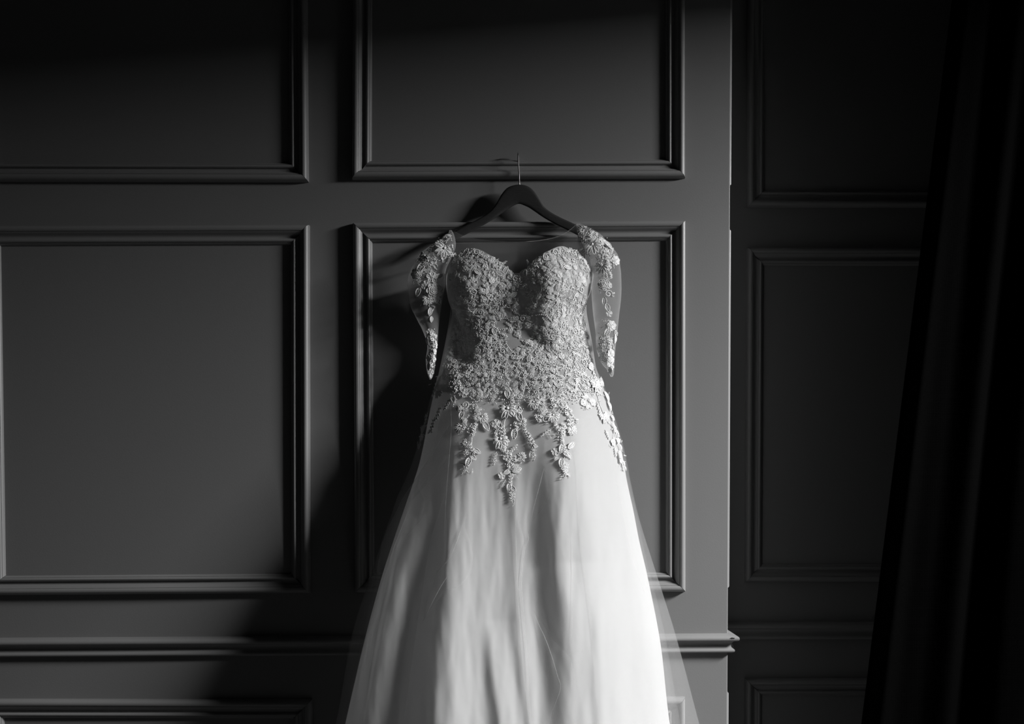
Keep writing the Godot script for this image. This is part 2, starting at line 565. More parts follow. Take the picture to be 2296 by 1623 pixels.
# the boned front of the bodice has its own outline
var FL := PackedFloat32Array([540, 1040, 560, 1026, 590, 1008, 620, 1001, 655, 1002, 685, 1009, 708, 1024, 761, 1044, 790, 1058, 830, 1074, 885, 1110])
var FR := PackedFloat32Array([540, 1285, 560, 1300, 585, 1318, 608, 1330, 637, 1328, 655, 1324, 700, 1306, 750, 1302, 790, 1300, 830, 1296, 885, 1270])
var NECK := PackedFloat32Array([1001, 622, 1008, 590, 1018, 572, 1033, 560, 1062, 557, 1090, 568, 1115, 583, 1140, 602, 1153, 614, 1160, 620, 1167, 614, 1180, 602, 1211, 574, 1230, 564, 1264, 552, 1287, 559, 1304, 572, 1318, 588, 1330, 610])
var FOLDS := [   # crest of each fold down the skirt, its height, and how wide it is left and right
	{"x": PackedFloat32Array([900, 1030, 1000, 1024, 1100, 1016, 1200, 1010, 1300, 1002, 1400, 990, 1623, 975, 2000, 950]), "h": PackedFloat32Array([870, 0, 960, 0.014, 1100, 0.03, 1300, 0.042, 1400, 0.05, 1623, 0.06, 2000, 0.06]), "l": 42.0, "r": 80.0, "g": 0.0028},
	{"x": PackedFloat32Array([950, 1272, 1100, 1268, 1200, 1262, 1300, 1270, 1400, 1282, 1623, 1292, 2000, 1310]), "h": PackedFloat32Array([930, 0, 1050, 0.014, 1200, 0.036, 1400, 0.042, 1623, 0.036, 2000, 0.03]), "l": 44.0, "r": 120.0},
	{"x": PackedFloat32Array([720, 1268, 840, 1272, 1000, 1278, 1300, 1282]), "h": PackedFloat32Array([720, 0.0, 790, 0.024, 840, 0.036, 920, 0.042, 1050, 0.036, 1150, 0.02, 1260, 0]), "l": 120.0, "r": 76.0},
	{"x": PackedFloat32Array([1400, 1104, 1500, 1108, 1623, 1122, 2000, 1160]), "h": PackedFloat32Array([1390, 0, 1480, 0.015, 1623, 0.02, 2000, 0.025]), "l": 15.0, "r": 42.0},
	{"x": PackedFloat32Array([1080, 940, 1136, 924, 1200, 901, 1293, 870, 1417, 836, 1556, 803, 1623, 788, 2000, 706]), "h": PackedFloat32Array([1040, 0, 1200, 0.045, 1400, 0.065, 1623, 0.075, 2000, 0.08]), "l": 18.0, "r": 56.0, "g": 0.0004},
	{"x": PackedFloat32Array([1250, 1350, 1450, 1346, 1623, 1344, 2000, 1350]), "h": PackedFloat32Array([1280, 0, 1440, 0.006, 1623, 0.009, 2000, 0.012]), "l": 16.0, "r": 34.0},
	{"x": PackedFloat32Array([1050, 1160, 1200, 1158, 1400, 1160, 1623, 1190, 2000, 1230]), "h": PackedFloat32Array([1040, 0, 1150, 0.004, 1400, 0.006, 1623, 0.006, 2000, 0.008]), "l": 14.0, "r": 24.0},
]

func folds(px: float, py: float, share := 1.0) -> float:
	var z := 0.0
	for f in FOLDS:
		var d := px - smooth(f.x, py)
		var w: float = (f.l if d < 0 else f.r) * (1.0 + maxf(0.0, py - 1200.0) * (f.get("g", 0.0006) if d < 0 else 0.0006))
		var h := smooth(f.h, py)
		if h > 0 and absf(d) < 3 * w:
			z += h * exp(-d * d / (w * w))
	z += smoothstep(900, 1150, py) * (noise.get_noise_2d(px * 0.9, py * 0.14) * 0.005 + noise.get_noise_2d(px * 2.2 + 500, py * 0.5) * 0.0009 + noise.get_noise_2d(px * 4.0 + py * 0.5, py * 0.9) * 0.0003)
	return z * share

const SECTION := [-1.0, 0.0, -0.97, 0.3, -0.9, 0.56, -0.8, 0.74, -0.68, 0.83, -0.45, 0.95, -0.2, 0.985, 0.0, 0.965, 0.25, 0.9, 0.5, 0.76, 0.7, 0.58, 0.85, 0.38, 0.94, 0.22, 1.0, 0.0]
var SEC := PackedFloat32Array(SECTION)

func section(u: float) -> float:                            # the skirt in plan: fullest left of its middle, falling away to the right
	return smooth(SEC, u)

func skirt_z(px: float, py: float) -> float:
	var l := smooth(SL, py)
	var r := smooth(SR, py)
	var u := clampf((px - (l + r) / 2) / ((r - l) / 2), -1, 1)
	var e := section(u)
	var hollow := exp(-pow((px - 1030.0) / 26.0, 2)) * smoothstep(660, 705, py) * smoothstep(845, 780, py)   # the side panel sinks in under the left cup
	return 0.048 + smooth(DEPTH, py) * e - 0.026 * hollow + folds(px, py) * smoothstep(0.0, 0.3, e)

var FRONT_SECTION := PackedFloat32Array([-1, 0, -0.94, 0.3, -0.8, 0.5, -0.5, 0.64, -0.2, 0.74, 0.1, 0.87, 0.3, 0.97, 0.42, 0.98, 0.56, 0.86, 0.72, 0.62, 0.86, 0.36, 0.95, 0.18, 1, 0])

func front_z(px: float, py: float) -> float:                # the boned bodice front, -1 outside of it
	if py > 885:
		return -1.0
	var l := smooth(FL, py)
	var r := smooth(FR, py)
	if px <= l or px >= r:
		return -1.0
	var u := (px - (l + r) / 2) / ((r - l) / 2)
	var z := 0.062 + 0.06 * smooth(FRONT_SECTION, u)
	for c in [Vector3(1058, 632, 0.03), Vector3(1242, 634, 0.034)]:
		var d := Vector2((px - c.x) / (72.0 if px < c.x else 70.0), (py - c.y) / (72.0 if py < c.y else 62.0))
		z += c.z * exp(-d.length_squared())
	z -= smoothstep(700, 885, py) * 0.036
	var seam := px - 1266.0                                  # the boned seam down the right of the front
	z += 0.02 * exp(-pow(seam / (52.0 if seam < 0 else 44.0), 2)) * smoothstep(670, 760, py)
	z += noise.get_noise_2d(px * 2.0, py * 2.0) * 0.002
	return z

func body_z(px: float, py: float) -> float:
	var a := skirt_z(px, py)
	var b := front_z(px, py)
	if b < a - 0.012:
		return a
	var k := 0.006                                          # joined softly
	var h := clampf(0.5 + 0.5 * (b - a) / k, 0, 1)
	return lerpf(a, b, h) + k * h * (1 - h)

func sheet_z(px: float, py: float) -> float:                # the tulle over the skirt
	var l := smooth(TL, py)
	var r := smooth(TR, py)
	var u := clampf((px - (l + r) / 2) / ((r - l) / 2), -1, 1)
	var e := section(u)
	var z := 0.046 + smooth(DEPTH, py) * e * 1.005 + folds(px, py, 0.92) * smoothstep(0.0, 0.3, e)
	z += smoothstep(950, 1200, py) * noise.get_noise_2d(px * 1.1 + 900, py * 0.2) * 0.005 * e
	return maxf(z, skirt_z(px, py) * smoothstep(-1.2, -0.9, -absf(u)) + 0.0025 * e)

# sleeves: (y, outer x, inner x) down each one
var LOUT := PackedFloat32Array([515, 1008, 526, 1003, 552, 962, 574, 938, 605, 921, 629, 914, 648, 915, 684, 920, 713, 933, 740, 947, 773, 958, 807, 955, 836, 958, 852, 964])
var LIN := PackedFloat32Array([515, 1012, 526, 1018, 552, 1022, 574, 1014, 605, 1000, 629, 998, 648, 996, 684, 990, 713, 986, 740, 983, 773, 981, 807, 977, 836, 974, 852, 967])
var ROUT := PackedFloat32Array([500, 1297, 509, 1318, 523, 1344, 547, 1366, 571, 1385, 600, 1391, 624, 1393, 663, 1393, 708, 1388, 756, 1383, 792, 1379, 840, 1376, 846, 1373])
var RIN := PackedFloat32Array([500, 1293, 509, 1292, 523, 1296, 547, 1306, 571, 1318, 583, 1323, 619, 1328, 643, 1326, 696, 1329, 744, 1335, 785, 1338, 816, 1350, 830, 1362, 840, 1367, 846, 1370])

func sleeve_z(px: float, py: float, left: bool) -> float:
	var a := smooth(LOUT if left else RIN, py)
	var b := smooth(LIN if left else ROUT, py)
	var u := clampf((px - (a + b) / 2) / maxf((b - a) / 2, 0.5), -1, 1)
	return 0.062 + 0.028 * sqrt(1 - u * u) * smoothstep(498, 560, py) + noise.get_noise_2d(px * 2.5, py) * 0.002

func yoke_z(px: float, py: float) -> float:
	return 0.062 + 0.02 * smoothstep(500, 620, py) * (1 - pow(clampf((px - 1160) / 170.0, -1, 1), 2))

func spot(where: String, px: float, py: float) -> Vector3:
	var z := 0.0
	if where == "left_sleeve":
		z = sleeve_z(px, py, true)
	elif where == "right_sleeve":
		z = sleeve_z(px, py, false)
	elif where == "yoke":
		z = yoke_z(px, py)
	elif where == "skirt":
		z = maxf(sheet_z(px, py), body_z(px, py))
	else:
		z = body_z(px, py)
		if py > 836:
			z = lerpf(z, maxf(z, sheet_z(px, py)), smoothstep(836, 842, py))
	return at(px, py, z)

func lie(where: String, px: float, py: float, size: float, turn: float, lift := 0.0012) -> Transform3D:
	# how a flat piece lies on the cloth: size in metres, turn in degrees clockwise from upright
	var s := 5.0
	var p := spot(where, px, py)
	var dx := spot(where, px + s, py) - spot(where, px - s, py)
	var dy := spot(where, px, py - s) - spot(where, px, py + s)
	var n := dx.cross(dy).normalized()
	if n.z < 0.35:
		n = (n + Vector3(0, 0, 0.5)).normalized()
	var up := Vector3(sin(deg_to_rad(turn)), cos(deg_to_rad(turn)), 0)
	up = (up - n * up.dot(n)).normalized()
	return Transform3D(Basis(up.cross(n), up, n) * Basis.from_scale(Vector3(size, size, size * 0.75)), p + n * lift)

# ---- lace motifs, each about one unit in radius ---------------------------------------------------------------------
var open_work := false

func petal(g: Geo, base: Vector2, ang: float, length: float, half: float, cord: float, blunt := 0.6, ribs := 1, lift := 0.1) -> void:
	var n := 8
	var ax := Vector2(sin(ang), cos(ang))
	var ay := Vector2(ax.y, -ax.x)
	var left := PackedVector3Array()
	var right := PackedVector3Array()
	for i in n + 1:
		var t := float(i) / n
		var w := half * pow(sin(PI * pow(t, blunt + 0.4)), 0.75) if i < n else 0.0
		var h := 0.05 + lift * sin(PI * t)
		var c := base + ax * (t * length)
		left.append(Vector3((c - ay * w).x, (c - ay * w).y, h))
		right.append(Vector3((c + ay * w).x, (c + ay * w).y, h))
	var loop := PackedVector3Array()
	for i in n:
		loop.append(right[i])
	for i in n:
		loop.append(left[n - i])
	g.tube(loop, cord * 0.85, 5, true)
	var mid := base + ax * length * 0.55
	if not open_work:
		g.fan(loop, Vector3(mid.x, mid.y, 0.03 + lift * 0.4))
	for k in ribs:
		var f := 0.0 if ribs == 1 else lerpf(-0.45, 0.45, float(k) / (ribs - 1))
		var rib := PackedVector3Array()
		for i in range(1, n):
			rib.append(left[i].lerp(right[i], 0.5 + f) + Vector3(0, 0, -lift * 0.15))
		g.tube(rib, cord * 0.6, 4)

func ring(g: Geo, r: float, lobes: int, depth: float, cord: float, z: float, fill := false, phase := 0.0) -> void:
	var loop := PackedVector3Array()
	var n := maxi(16, lobes * 5)
	for i in n:
		var a := TAU * i / n
		var rr := r * (1 - depth * (1 - absf(sin(lobes * a / 2 + phase))))
		loop.append(Vector3(cos(a) * rr, sin(a) * rr, z))
	g.tube(loop, cord * 0.85, 5, true)
	if fill and not open_work:
		g.fan(loop, Vector3(0, 0, z + 0.05))

func motif(kind: String, v: int) -> ArrayMesh:
	var g := Geo.new()
	var r := RandomNumberGenerator.new()
	r.seed = hash(kind) + v
	open_work = v == 0
	match kind:
		"flower":
			var n := 5 + v % 2
			for k in n:
				petal(g, Vector2(sin(TAU * k / n), cos(TAU * k / n)) * 0.16, TAU * k / n + r.randf_range(-0.1, 0.1), r.randf_range(0.72, 0.9), 0.4, 0.075, 1.0, 3, 0.16)
			ring(g, 0.24, 6, 0.1, 0.07, 0.2)
			for k in 5:
				g.ball(Vector3(cos(TAU * k / 5) * 0.12, sin(TAU * k / 5) * 0.12, 0.22), 0.085, 6, 4)
		"rose":
			ring(g, 1.0, 7, 0.24, 0.075, 0.06, true, r.randf() * PI)
			ring(g, 0.72, 6, 0.25, 0.075, 0.16, true, r.randf() * PI)
			ring(g, 0.46, 5, 0.2, 0.07, 0.24, true, r.randf() * PI)
			for k in 14:
				var a := TAU * k / 14
				g.tube(PackedVector3Array([Vector3(cos(a) * 0.5, sin(a) * 0.5, 0.2), Vector3(cos(a + 0.1) * 0.68, sin(a + 0.1) * 0.68, 0.16), Vector3(cos(a + 0.15) * 0.9, sin(a + 0.15) * 0.9, 0.09)]), 0.035, 4)
			var p := PackedVector3Array()
			for i in 18:
				p.append(Vector3(cos(i * 0.6), sin(i * 0.6), 0) * (0.32 * (1 - i / 20.0)) + Vector3(0, 0, 0.3))
			g.tube(p, 0.06, 5)
		"leaf":
			petal(g, Vector2(0, -1), 0, 2.0, 0.5, 0.085, 0.45, 1, 0.22)
			for k in 4:
				for s in [-1, 1]:
					var y := -0.6 + 0.36 * k
					g.tube(PackedVector3Array([Vector3(0, y, 0.22), Vector3(s * 0.18, y + 0.14, 0.24), Vector3(s * 0.34 * (1 - 0.12 * k), y + 0.3, 0.2)]), 0.04, 4)
		"spray":
			var n := 8 + v % 2
			for k in n:
				var a := lerpf(-1.75, 1.75, float(k) / (n - 1)) + r.randf_range(-0.1, 0.1)
				petal(g, Vector2(0, -0.45) + Vector2(sin(a), cos(a)) * 0.1, a, r.randf_range(0.85, 1.4) * (1.0 - 0.18 * absf(a)), 0.15, 0.06, 0.9, 1, 0.18)
			ring(g, 0.13, 3, 0.0, 0.06, 0.2)
			g.ball(Vector3(0, -0.45, 0.16), 0.16, 7, 5)
		"sprig":
			var stem := PackedVector3Array()
			for i in 9:
				var t := i / 8.0
				stem.append(Vector3(sin(t * 2.4 + v) * 0.16, lerpf(-1, 1, t), 0.1))
			g.tube(stem, 0.06, 5)
			for k in range(1, 8):
				var s := -1 if k % 2 else 1
				petal(g, Vector2(stem[k].x, stem[k].y), s * r.randf_range(0.6, 1.1), r.randf_range(0.36, 0.5), 0.12, 0.05, 0.9, 1, 0.14)
			petal(g, Vector2(stem[8].x, stem[8].y), 0.1, 0.4, 0.14, 0.05, 0.9, 1, 0.14)
		"berries":
			for k in 3:
				var c := Vector3(r.randf_range(-0.5, 0.5), -0.5 + 0.55 * k, 0.12)
				var h := Geo.new()
				ring(h, 0.34, 5, 0.2, 0.07, 0.0, true)
				h.ball(Vector3(0, 0, 0.08), 0.13, 7, 5)
				var first := g.v.size()
				for q in h.v:
					g.v.append(q + c)
				g.uv.append_array(h.uv)
				for q in h.idx:
					g.idx.append(first + q)
				g.tube(PackedVector3Array([Vector3(0, -1, 0.08), Vector3(c.x * 0.4, (c.y - 1) / 2, 0.1), c]), 0.05, 4)
			for k in 7:
				g.ball(Vector3(r.randf_range(-0.75, 0.75), r.randf_range(-0.5, 0.9), 0.14), 0.12, 7, 5)
		"scroll":
			var p := PackedVector3Array()
			for i in 26:
				var a := i * 0.36
				var rr := lerpf(1.0, 0.16, pow(i / 25.0, 0.8))
				p.append(Vector3(cos(a) * rr, sin(a) * rr, 0.12))
			g.tube(p, 0.09, 5)
			for i in 12:
				var a := i * 0.62 + 0.2
				g.ball(Vector3(cos(a), sin(a), 0) * lerpf(0.78, 0.2, i / 12.0) + Vector3(0, 0, 0.12), 0.11, 7, 5)
			petal(g, Vector2(0.9, -0.1), 2.6, 0.6, 0.16, 0.06, 0.9, 1, 0.12)
			petal(g, Vector2(0.98, 0.1), 1.2, 0.5, 0.14, 0.06, 0.9, 1, 0.12)
		"paisley":
			for ringed in 2:
				var loop := PackedVector3Array()
				var q := 1.0 - 0.26 * ringed
				for i in 24:
					var a := TAU * i / 24
					var x := 0.52 * sin(a) * (0.62 - 0.38 * cos(a)) * q * 1.5
					var y := cos(a) * q
					loop.append(Vector3(x + 0.28 * y * y * signf(y), y, 0.1 + 0.05 * ringed))
				g.tube(loop, 0.07, 5, true)
				if ringed == 0:
					g.fan(loop, Vector3(0, -0.1, 0.06))
			for k in 12:
				var y := r.randf_range(-0.7, 0.45)
				g.ball(Vector3(r.randf_range(-0.28, 0.28) + 0.28 * y * y * signf(y), y, 0.14), 0.12, 7, 5)
		"curl":
			var p := PackedVector3Array()
			for i in 12:
				var t := i / 11.0
				p.append(Vector3(sin(t * 4.2 + v) * 0.45, lerpf(-1, 1, t), 0.1 + 0.05 * sin(t * 9)))
			g.tube(p, 0.11, 5, false, 0.6)
			petal(g, Vector2(p[7].x, p[7].y), 0.8, 0.6, 0.18, 0.08, 0.9, 1, 0.15)
			petal(g, Vector2(p[4].x, p[4].y), -0.9, 0.55, 0.18, 0.08, 0.9, 1, 0.15)
	return g.done()

const KINDS := {"flower": "lace_flower", "rose": "lace_rose", "leaf": "lace_leaf", "spray": "lace_spray", "sprig": "lace_sprig", "berries": "lace_cluster", "scroll": "lace_scroll", "paisley": "lace_paisley"}

func sew(parent: Node3D, where: String, kind: String, px: float, py: float, r: float, turn: float) -> void:
	# r: radius in pixels of the photograph
	var open := where == "body" and rng.randf() < 0.75
	var k: String = kind + ("0" if open else str(1 + rng.randi() % 2))
	if not LACE.has(k):
		LACE[k] = motif(kind, int(k.right(1)))
	var p := spot(where, px, py)
	put(KINDS[kind], LACE[k], M.lace, parent, lie(where, px, py, r * (EYE.z - p.z) / FOCAL, turn))

func bead(where: String, px: float, py: float, r := 0.0017) -> void:
	beads.append(lie(where, px, py, r, 0, r * 0.6))

# ---- the dress ------------------------------------------------------------------------------------------------------
func sheet(rows: Array, flip := false) -> ArrayMesh:
	var g := Geo.new()
	g.grid(rows, flip)
	return g.done()

func dress() -> void:
	var base := at(1160, 2000, 0.06)
	var root := group_node("wedding_dress", self, base)
	tag(root, "white wedding dress with sheer lace sleeves, beaded bodice and tulle skirt on the wooden hanger", "dress")
	var here := Transform3D(Basis(), -base)

	# bodice
	var rows := []
	var nc := 170
	var nr := 130
	for j in nr + 1:
		var row := PackedVector3Array()
		for i in nc + 1:
			var s := float(i) / nc
			var x0 := lerpf(1002.0, 1329.0, s)
			var top := smooth(NECK, x0)
			var py := lerpf(top, 880.0, float(j) / nr)
			var l := minf(smooth(SL, py), smooth(FL, py) if py < 700 else 2000.0)
			var r := maxf(smooth(SR, py), smooth(FR, py) if py < 700 else 0.0)
			var px := lerpf(l, r, s)
			row.append(at(px, py, body_z(px, py)))
		rows.append(row)
	var bodice := put("bodice", sheet(rows), M.bodice, root, here)
	# underskirt
	rows = []
	var back := []
	for j in 221:
		var py := lerpf(862.0, 2000.0, pow(j / 220.0, 1.15))
		var row := PackedVector3Array()
		var row2 := PackedVector3Array()
		for i in 201:
			var s := i / 200.0
			s = lerpf(s, 0.5 - 0.5 * cos(PI * s), 0.5)
			var px := lerpf(smooth(SL, py), smooth(SR, py), s)
			row.append(at(px, py, skirt_z(px, py)))
			if i % 4 == 0:
				row2.append(at(px, py, 0.048 - 0.012 * sin(PI * s)))
		rows.append(row)
		back.append(row2)
	var skirt := put("underskirt", sheet(rows), M.satin, root, here)
	put("skirt_back", sheet(back, true), M.satin, root, here)
	back = []
	for j in 31:
		var py := lerpf(612.0, 866.0, j / 30.0)
		var row2 := PackedVector3Array()
		for i in 41:
			var s := i / 40.0
			var px := lerpf(maxf(smooth(SL, py), 1010), minf(smooth(SR, py), 1316 if py < 700 else 1500), s)
			row2.append(at(px, py, 0.048 - 0.01 * sin(PI * s)))
		back.append(row2)
	put("bodice_back", sheet(back, true), M.lining, root, here)

	# tulle over the skirt, front and back
	for layer in 2:
		rows = []
		for j in 161:
			var py := lerpf(838.0, 1990.0, j / 160.0)
			var row := PackedVector3Array()
			for i in 161:
				var s := i / 160.0
				s = lerpf(s, 0.5 - 0.5 * cos(PI * s), 0.6)
				var px := lerpf(smooth(TL, py), smooth(TR, py), s)
				var z := sheet_z(px, py) if layer == 0 else 0.044 - 0.008 * sin(PI * s) + 0.002 * sin(s * 40 + py * 0.01)
				row.append(at(px, py, z))
			rows.append(row)
		if layer == 0:
			put("tulle_overlay", sheet(rows), M.tulle, root, here)
		else:                                               # behind, only where the satin does not hide it
			put("tulle_back", sheet(rows.map(func(row): return row.slice(0, 34)), true), M.tulle, root, here)
			put("tulle_back", sheet(rows.map(func(row): return row.slice(127, 161)), true), M.tulle, root, here)
	# a second, narrower layer of tulle
	var l2 := PackedFloat32Array([900, 972, 1000, 950, 1057, 940, 1121, 901, 1162, 882, 1211, 862, 1290, 842, 1424, 810, 1623, 768, 2000, 680])
	var r2 := PackedFloat32Array([900, 1362, 1000, 1390, 1050, 1402, 1144, 1425, 1256, 1450, 1320, 1467, 1424, 1491, 1623, 1526, 2000, 1600])
	rows = []
	for j in 121:
		var py := lerpf(900.0, 1990.0, j / 120.0)
		var row := PackedVector3Array()
		for i in 121:
			var s := lerpf(i / 120.0, 0.5 - 0.5 * cos(PI * i / 120.0), 0.6)
			var px := lerpf(smooth(l2, py), smooth(r2, py), s)
			var e := sin(PI * s)
			row.append(at(px, py, lerpf(0.047, maxf(skirt_z(px, py) + 0.003, sheet_z(px, py) - 0.006), smoothstep(0.0, 0.2, e))))
		rows.append(row)
	put("tulle_underlayer", sheet(rows.map(func(row): return row.slice(0, 30))), M.tulle, root, here)
	put("tulle_underlayer", sheet(rows.map(func(row): return row.slice(84, 121))), M.tulle, root, here)
	# creases where the tulle doubles over
	for c in [
		[1160, 1087, 1156, 1150, 1157, 1220, 1160, 1300, 1165, 1387, 1170, 1470, 1178, 1550, 1188, 1623, 1195, 1700],
		[1176, 1155, 1181, 1190, 1186, 1208, 1178, 1226, 1172, 1270, 1169, 1312, 1174, 1370, 1180, 1440, 1186, 1540, 1189, 1640],
		[1219, 1050, 1212, 1080, 1204, 1110, 1196, 1140, 1189, 1174],
		[1197, 1368, 1206, 1396, 1222, 1430, 1238, 1474, 1250, 1515, 1257, 1541, 1246, 1575, 1236, 1600, 1228, 1640],
		[1283, 1180, 1284, 1260, 1284, 1340, 1283, 1420, 1281, 1520, 1279, 1640],
		[1036, 1180, 1024, 1215, 1010, 1248, 994, 1268, 980, 1282],
		[1006, 1288, 990, 1312, 972, 1345, 956, 1378, 948, 1392],
		[1010, 900, 1012, 960, 1006, 1040, 1000, 1120, 996, 1200],
		[944, 1057, 920, 1092, 901, 1121, 890, 1145, 879, 1166, 866, 1195, 856, 1222],
		[1007, 952, 990, 980, 978, 1000, 966, 1022, 955, 1040, 942, 1058],
		[915, 1146, 902, 1180, 886, 1220, 874, 1260],
	]:
		var p := PackedVector3Array()
		for i in range(0, c.size(), 2):
			p.append(at(c[i], c[i + 1], maxf(sheet_z(c[i], c[i + 1]), skirt_z(c[i], c[i + 1])) + 0.003))
		var cv := Curve3D.new()
		for i in p.size():
			var t := (p[mini(i + 1, p.size() - 1)] - p[maxi(i - 1, 0)]) / 6
			cv.add_point(p[i], -t, t)
		var g := Geo.new()
		g.tube(cv.tessellate_even_length(4, 0.012), 0.0004 if c[0] == 1010 or c[0] == 1283 else 0.0008, 6, false, 0.1, 0.1)
		put("tulle_crease", g.done(), M.crease, root, here)

	# flaps of doubled tulle beside the creases: (y, left x, right x) down each
	for f in [
		[1087, 1159, 1166, 1155, 1156, 1177, 1190, 1157, 1181, 1226, 1157, 1178, 1270, 1159, 1172, 1312, 1160, 1170, 1387, 1165, 1175, 1470, 1170, 1182, 1550, 1178, 1186, 1660, 1190, 1196],
		[1050, 1219, 1240, 1080, 1212, 1238, 1110, 1204, 1232, 1140, 1196, 1226, 1174, 1189, 1216],
		[1368, 1197, 1210, 1430, 1222, 1262, 1474, 1238, 1282, 1515, 1250, 1290, 1541, 1257, 1292, 1575, 1246, 1290, 1640, 1228, 1286],
		[1150, 1046, 1050, 1180, 1034, 1060, 1215, 1023, 1064, 1248, 1009, 1062, 1282, 980, 1056, 1312, 973, 1046, 1345, 957, 1034, 1392, 948, 1010],
		[1057, 943, 960, 1092, 919, 955, 1121, 901, 952, 1166, 879, 944, 1222, 856, 930, 1290, 842, 905],
		[952, 1006, 1010, 980, 989, 1010, 1022, 965, 1008, 1058, 941, 1000, 1121, 925, 975],
	]:
		rows = []
		for i in range(0, f.size(), 3):
			var row := PackedVector3Array()
			var part: float = float(i) / (f.size() - 3)
			var open: float = smoothstep(0.0, 0.4, part) * (1.0 if f[-3] > 1600 else smoothstep(1.0, 0.6, part))
			for k in 9:
				var px := lerpf(f[i + 1], lerpf(f[i + 1], f[i + 2], open), k / 8.0)
				row.append(at(px, f[i], maxf(sheet_z(px, f[i]), skirt_z(px, f[i])) + 0.002))
			rows.append(row)
		put("tulle_fold", sheet(rows), M.flap, root, here)

	# sheer yoke with its stitched neckline
	var neckline := PackedFloat32Array([1003, 527, 1017, 519, 1030, 525, 1045, 531, 1075, 537, 1110, 540.5, 1150, 542, 1185, 541, 1220, 537, 1253, 529, 1275, 517, 1293, 503, 1300, 502])
	rows = []
	var stitch := PackedVector3Array()
	for j in 25:
		var row := PackedVector3Array()
		for i in 81:
			var px := lerpf(1003.0, 1326.0, i / 80.0)
			var a := smooth(neckline, px) if px < 1296 else 502 + (px - 1296) * 0.7
			var b := smooth(NECK, px) + 3
			var py := lerpf(a, maxf(a + 4, b), j / 24.0)
			var zb := body_z(px, b + 3) - 0.002
			row.append(at(px, py, lerpf(0.0600, clampf(zb, 0.05, 0.13), smoothstep(0.0, 1.0, j / 24.0))))
		rows.append(row)
	put("sheer_yoke", sheet(rows), M.yoke, root, here)
	rows = []
	for j in 13:
		var row := PackedVector3Array()
		for i in 41:
			var px := lerpf(1012.0, 1312.0, i / 40.0)
			var a := lerpf(546.0, 541.0, i / 40.0)
			row.append(at(px, lerpf(a, 615, j / 12.0), 0.04 - 0.004 * sin(PI * i / 40.0)))
		rows.append(row)
	put("sheer_back", sheet(rows, true), M.mesh, root, here)
	for i in 91:
		var px := lerpf(1017.0, 1293.0, i / 90.0)
		stitch.append(at(px, smooth(neckline, px), 0.0605))
	var gs := Geo.new()
	gs.tube(stitch, 0.0006, 5)
	put("neckline_binding", gs.done(), M.yoke, root, here)
	var st := Geo.new()
	for i in 70:
		var px := lerpf(1180.0, 1292.0, i / 69.0)
		st.ball(at(px, smooth(neckline, px) + 0.5, 0.0612), 0.0006, 5, 4)
	var so := put("neckline_stitches", st.done(), M.lace, root, here)
	so.set_meta("kind", "stuff")

	# sleeves
	var sleeves := {}
	for left in [true, false]:
		rows = []
		var y0 := 516.0 if left else 501.0
		var y1 := 851.0 if left else 845.0
		for j in 91:
			var py := lerpf(y0, y1, j / 90.0)
			var a := smooth(LOUT if left else RIN, py)
			var b := smooth(LIN if left else ROUT, py)
			var row := PackedVector3Array()
			for i in 32:                                    # once round the arm
				var t := TAU * i / 32
				var px := lerpf(a, b, 0.5 - 0.5 * cos(t))
				var z := sleeve_z(px, py, left)
				row.append(at(px, py, z if t <= PI else 0.062 - (z - 0.062) * 0.55))
			rows.append(row)
		var g := Geo.new()
		g.grid(rows, false, true)
		sleeves[left] = put("sleeve", g.done(), M.sleeve, root, here)
	lace(bodice, skirt, sleeves[true], sleeves[false])

	# pearls and fine cords, too small to pick apart
	for k in 2:
		var mm := MultiMesh.new()
		mm.transform_format = MultiMesh.TRANSFORM_3D
		if k == 0:
			var s := SphereMesh.new()
			s.radius = 1.0
			s.height = 2.0
			s.radial_segments = 10
			s.rings = 6
			mm.mesh = s
		else:
			mm.mesh = motif("curl", 1)
		var list := beads if k == 0 else curls
		mm.instance_count = list.size()
		for i in list.size():
			mm.set_instance_transform(i, list[i])
		var mi := MultiMeshInstance3D.new()
		mi.name = "pearl_beading" if k == 0 else "lace_cording"
		mi.multimesh = mm
		mi.material_override = M.pearl if k == 0 else M.lace
		mi.set_meta("kind", "stuff")
		mi.transform = here
		root.add_child(mi, true)

func inside_front(px: float, py: float) -> bool:
	return py > smooth(NECK, px) + 3 and px > smooth(FL, py) + 4 and px < smooth(FR, py) - 4

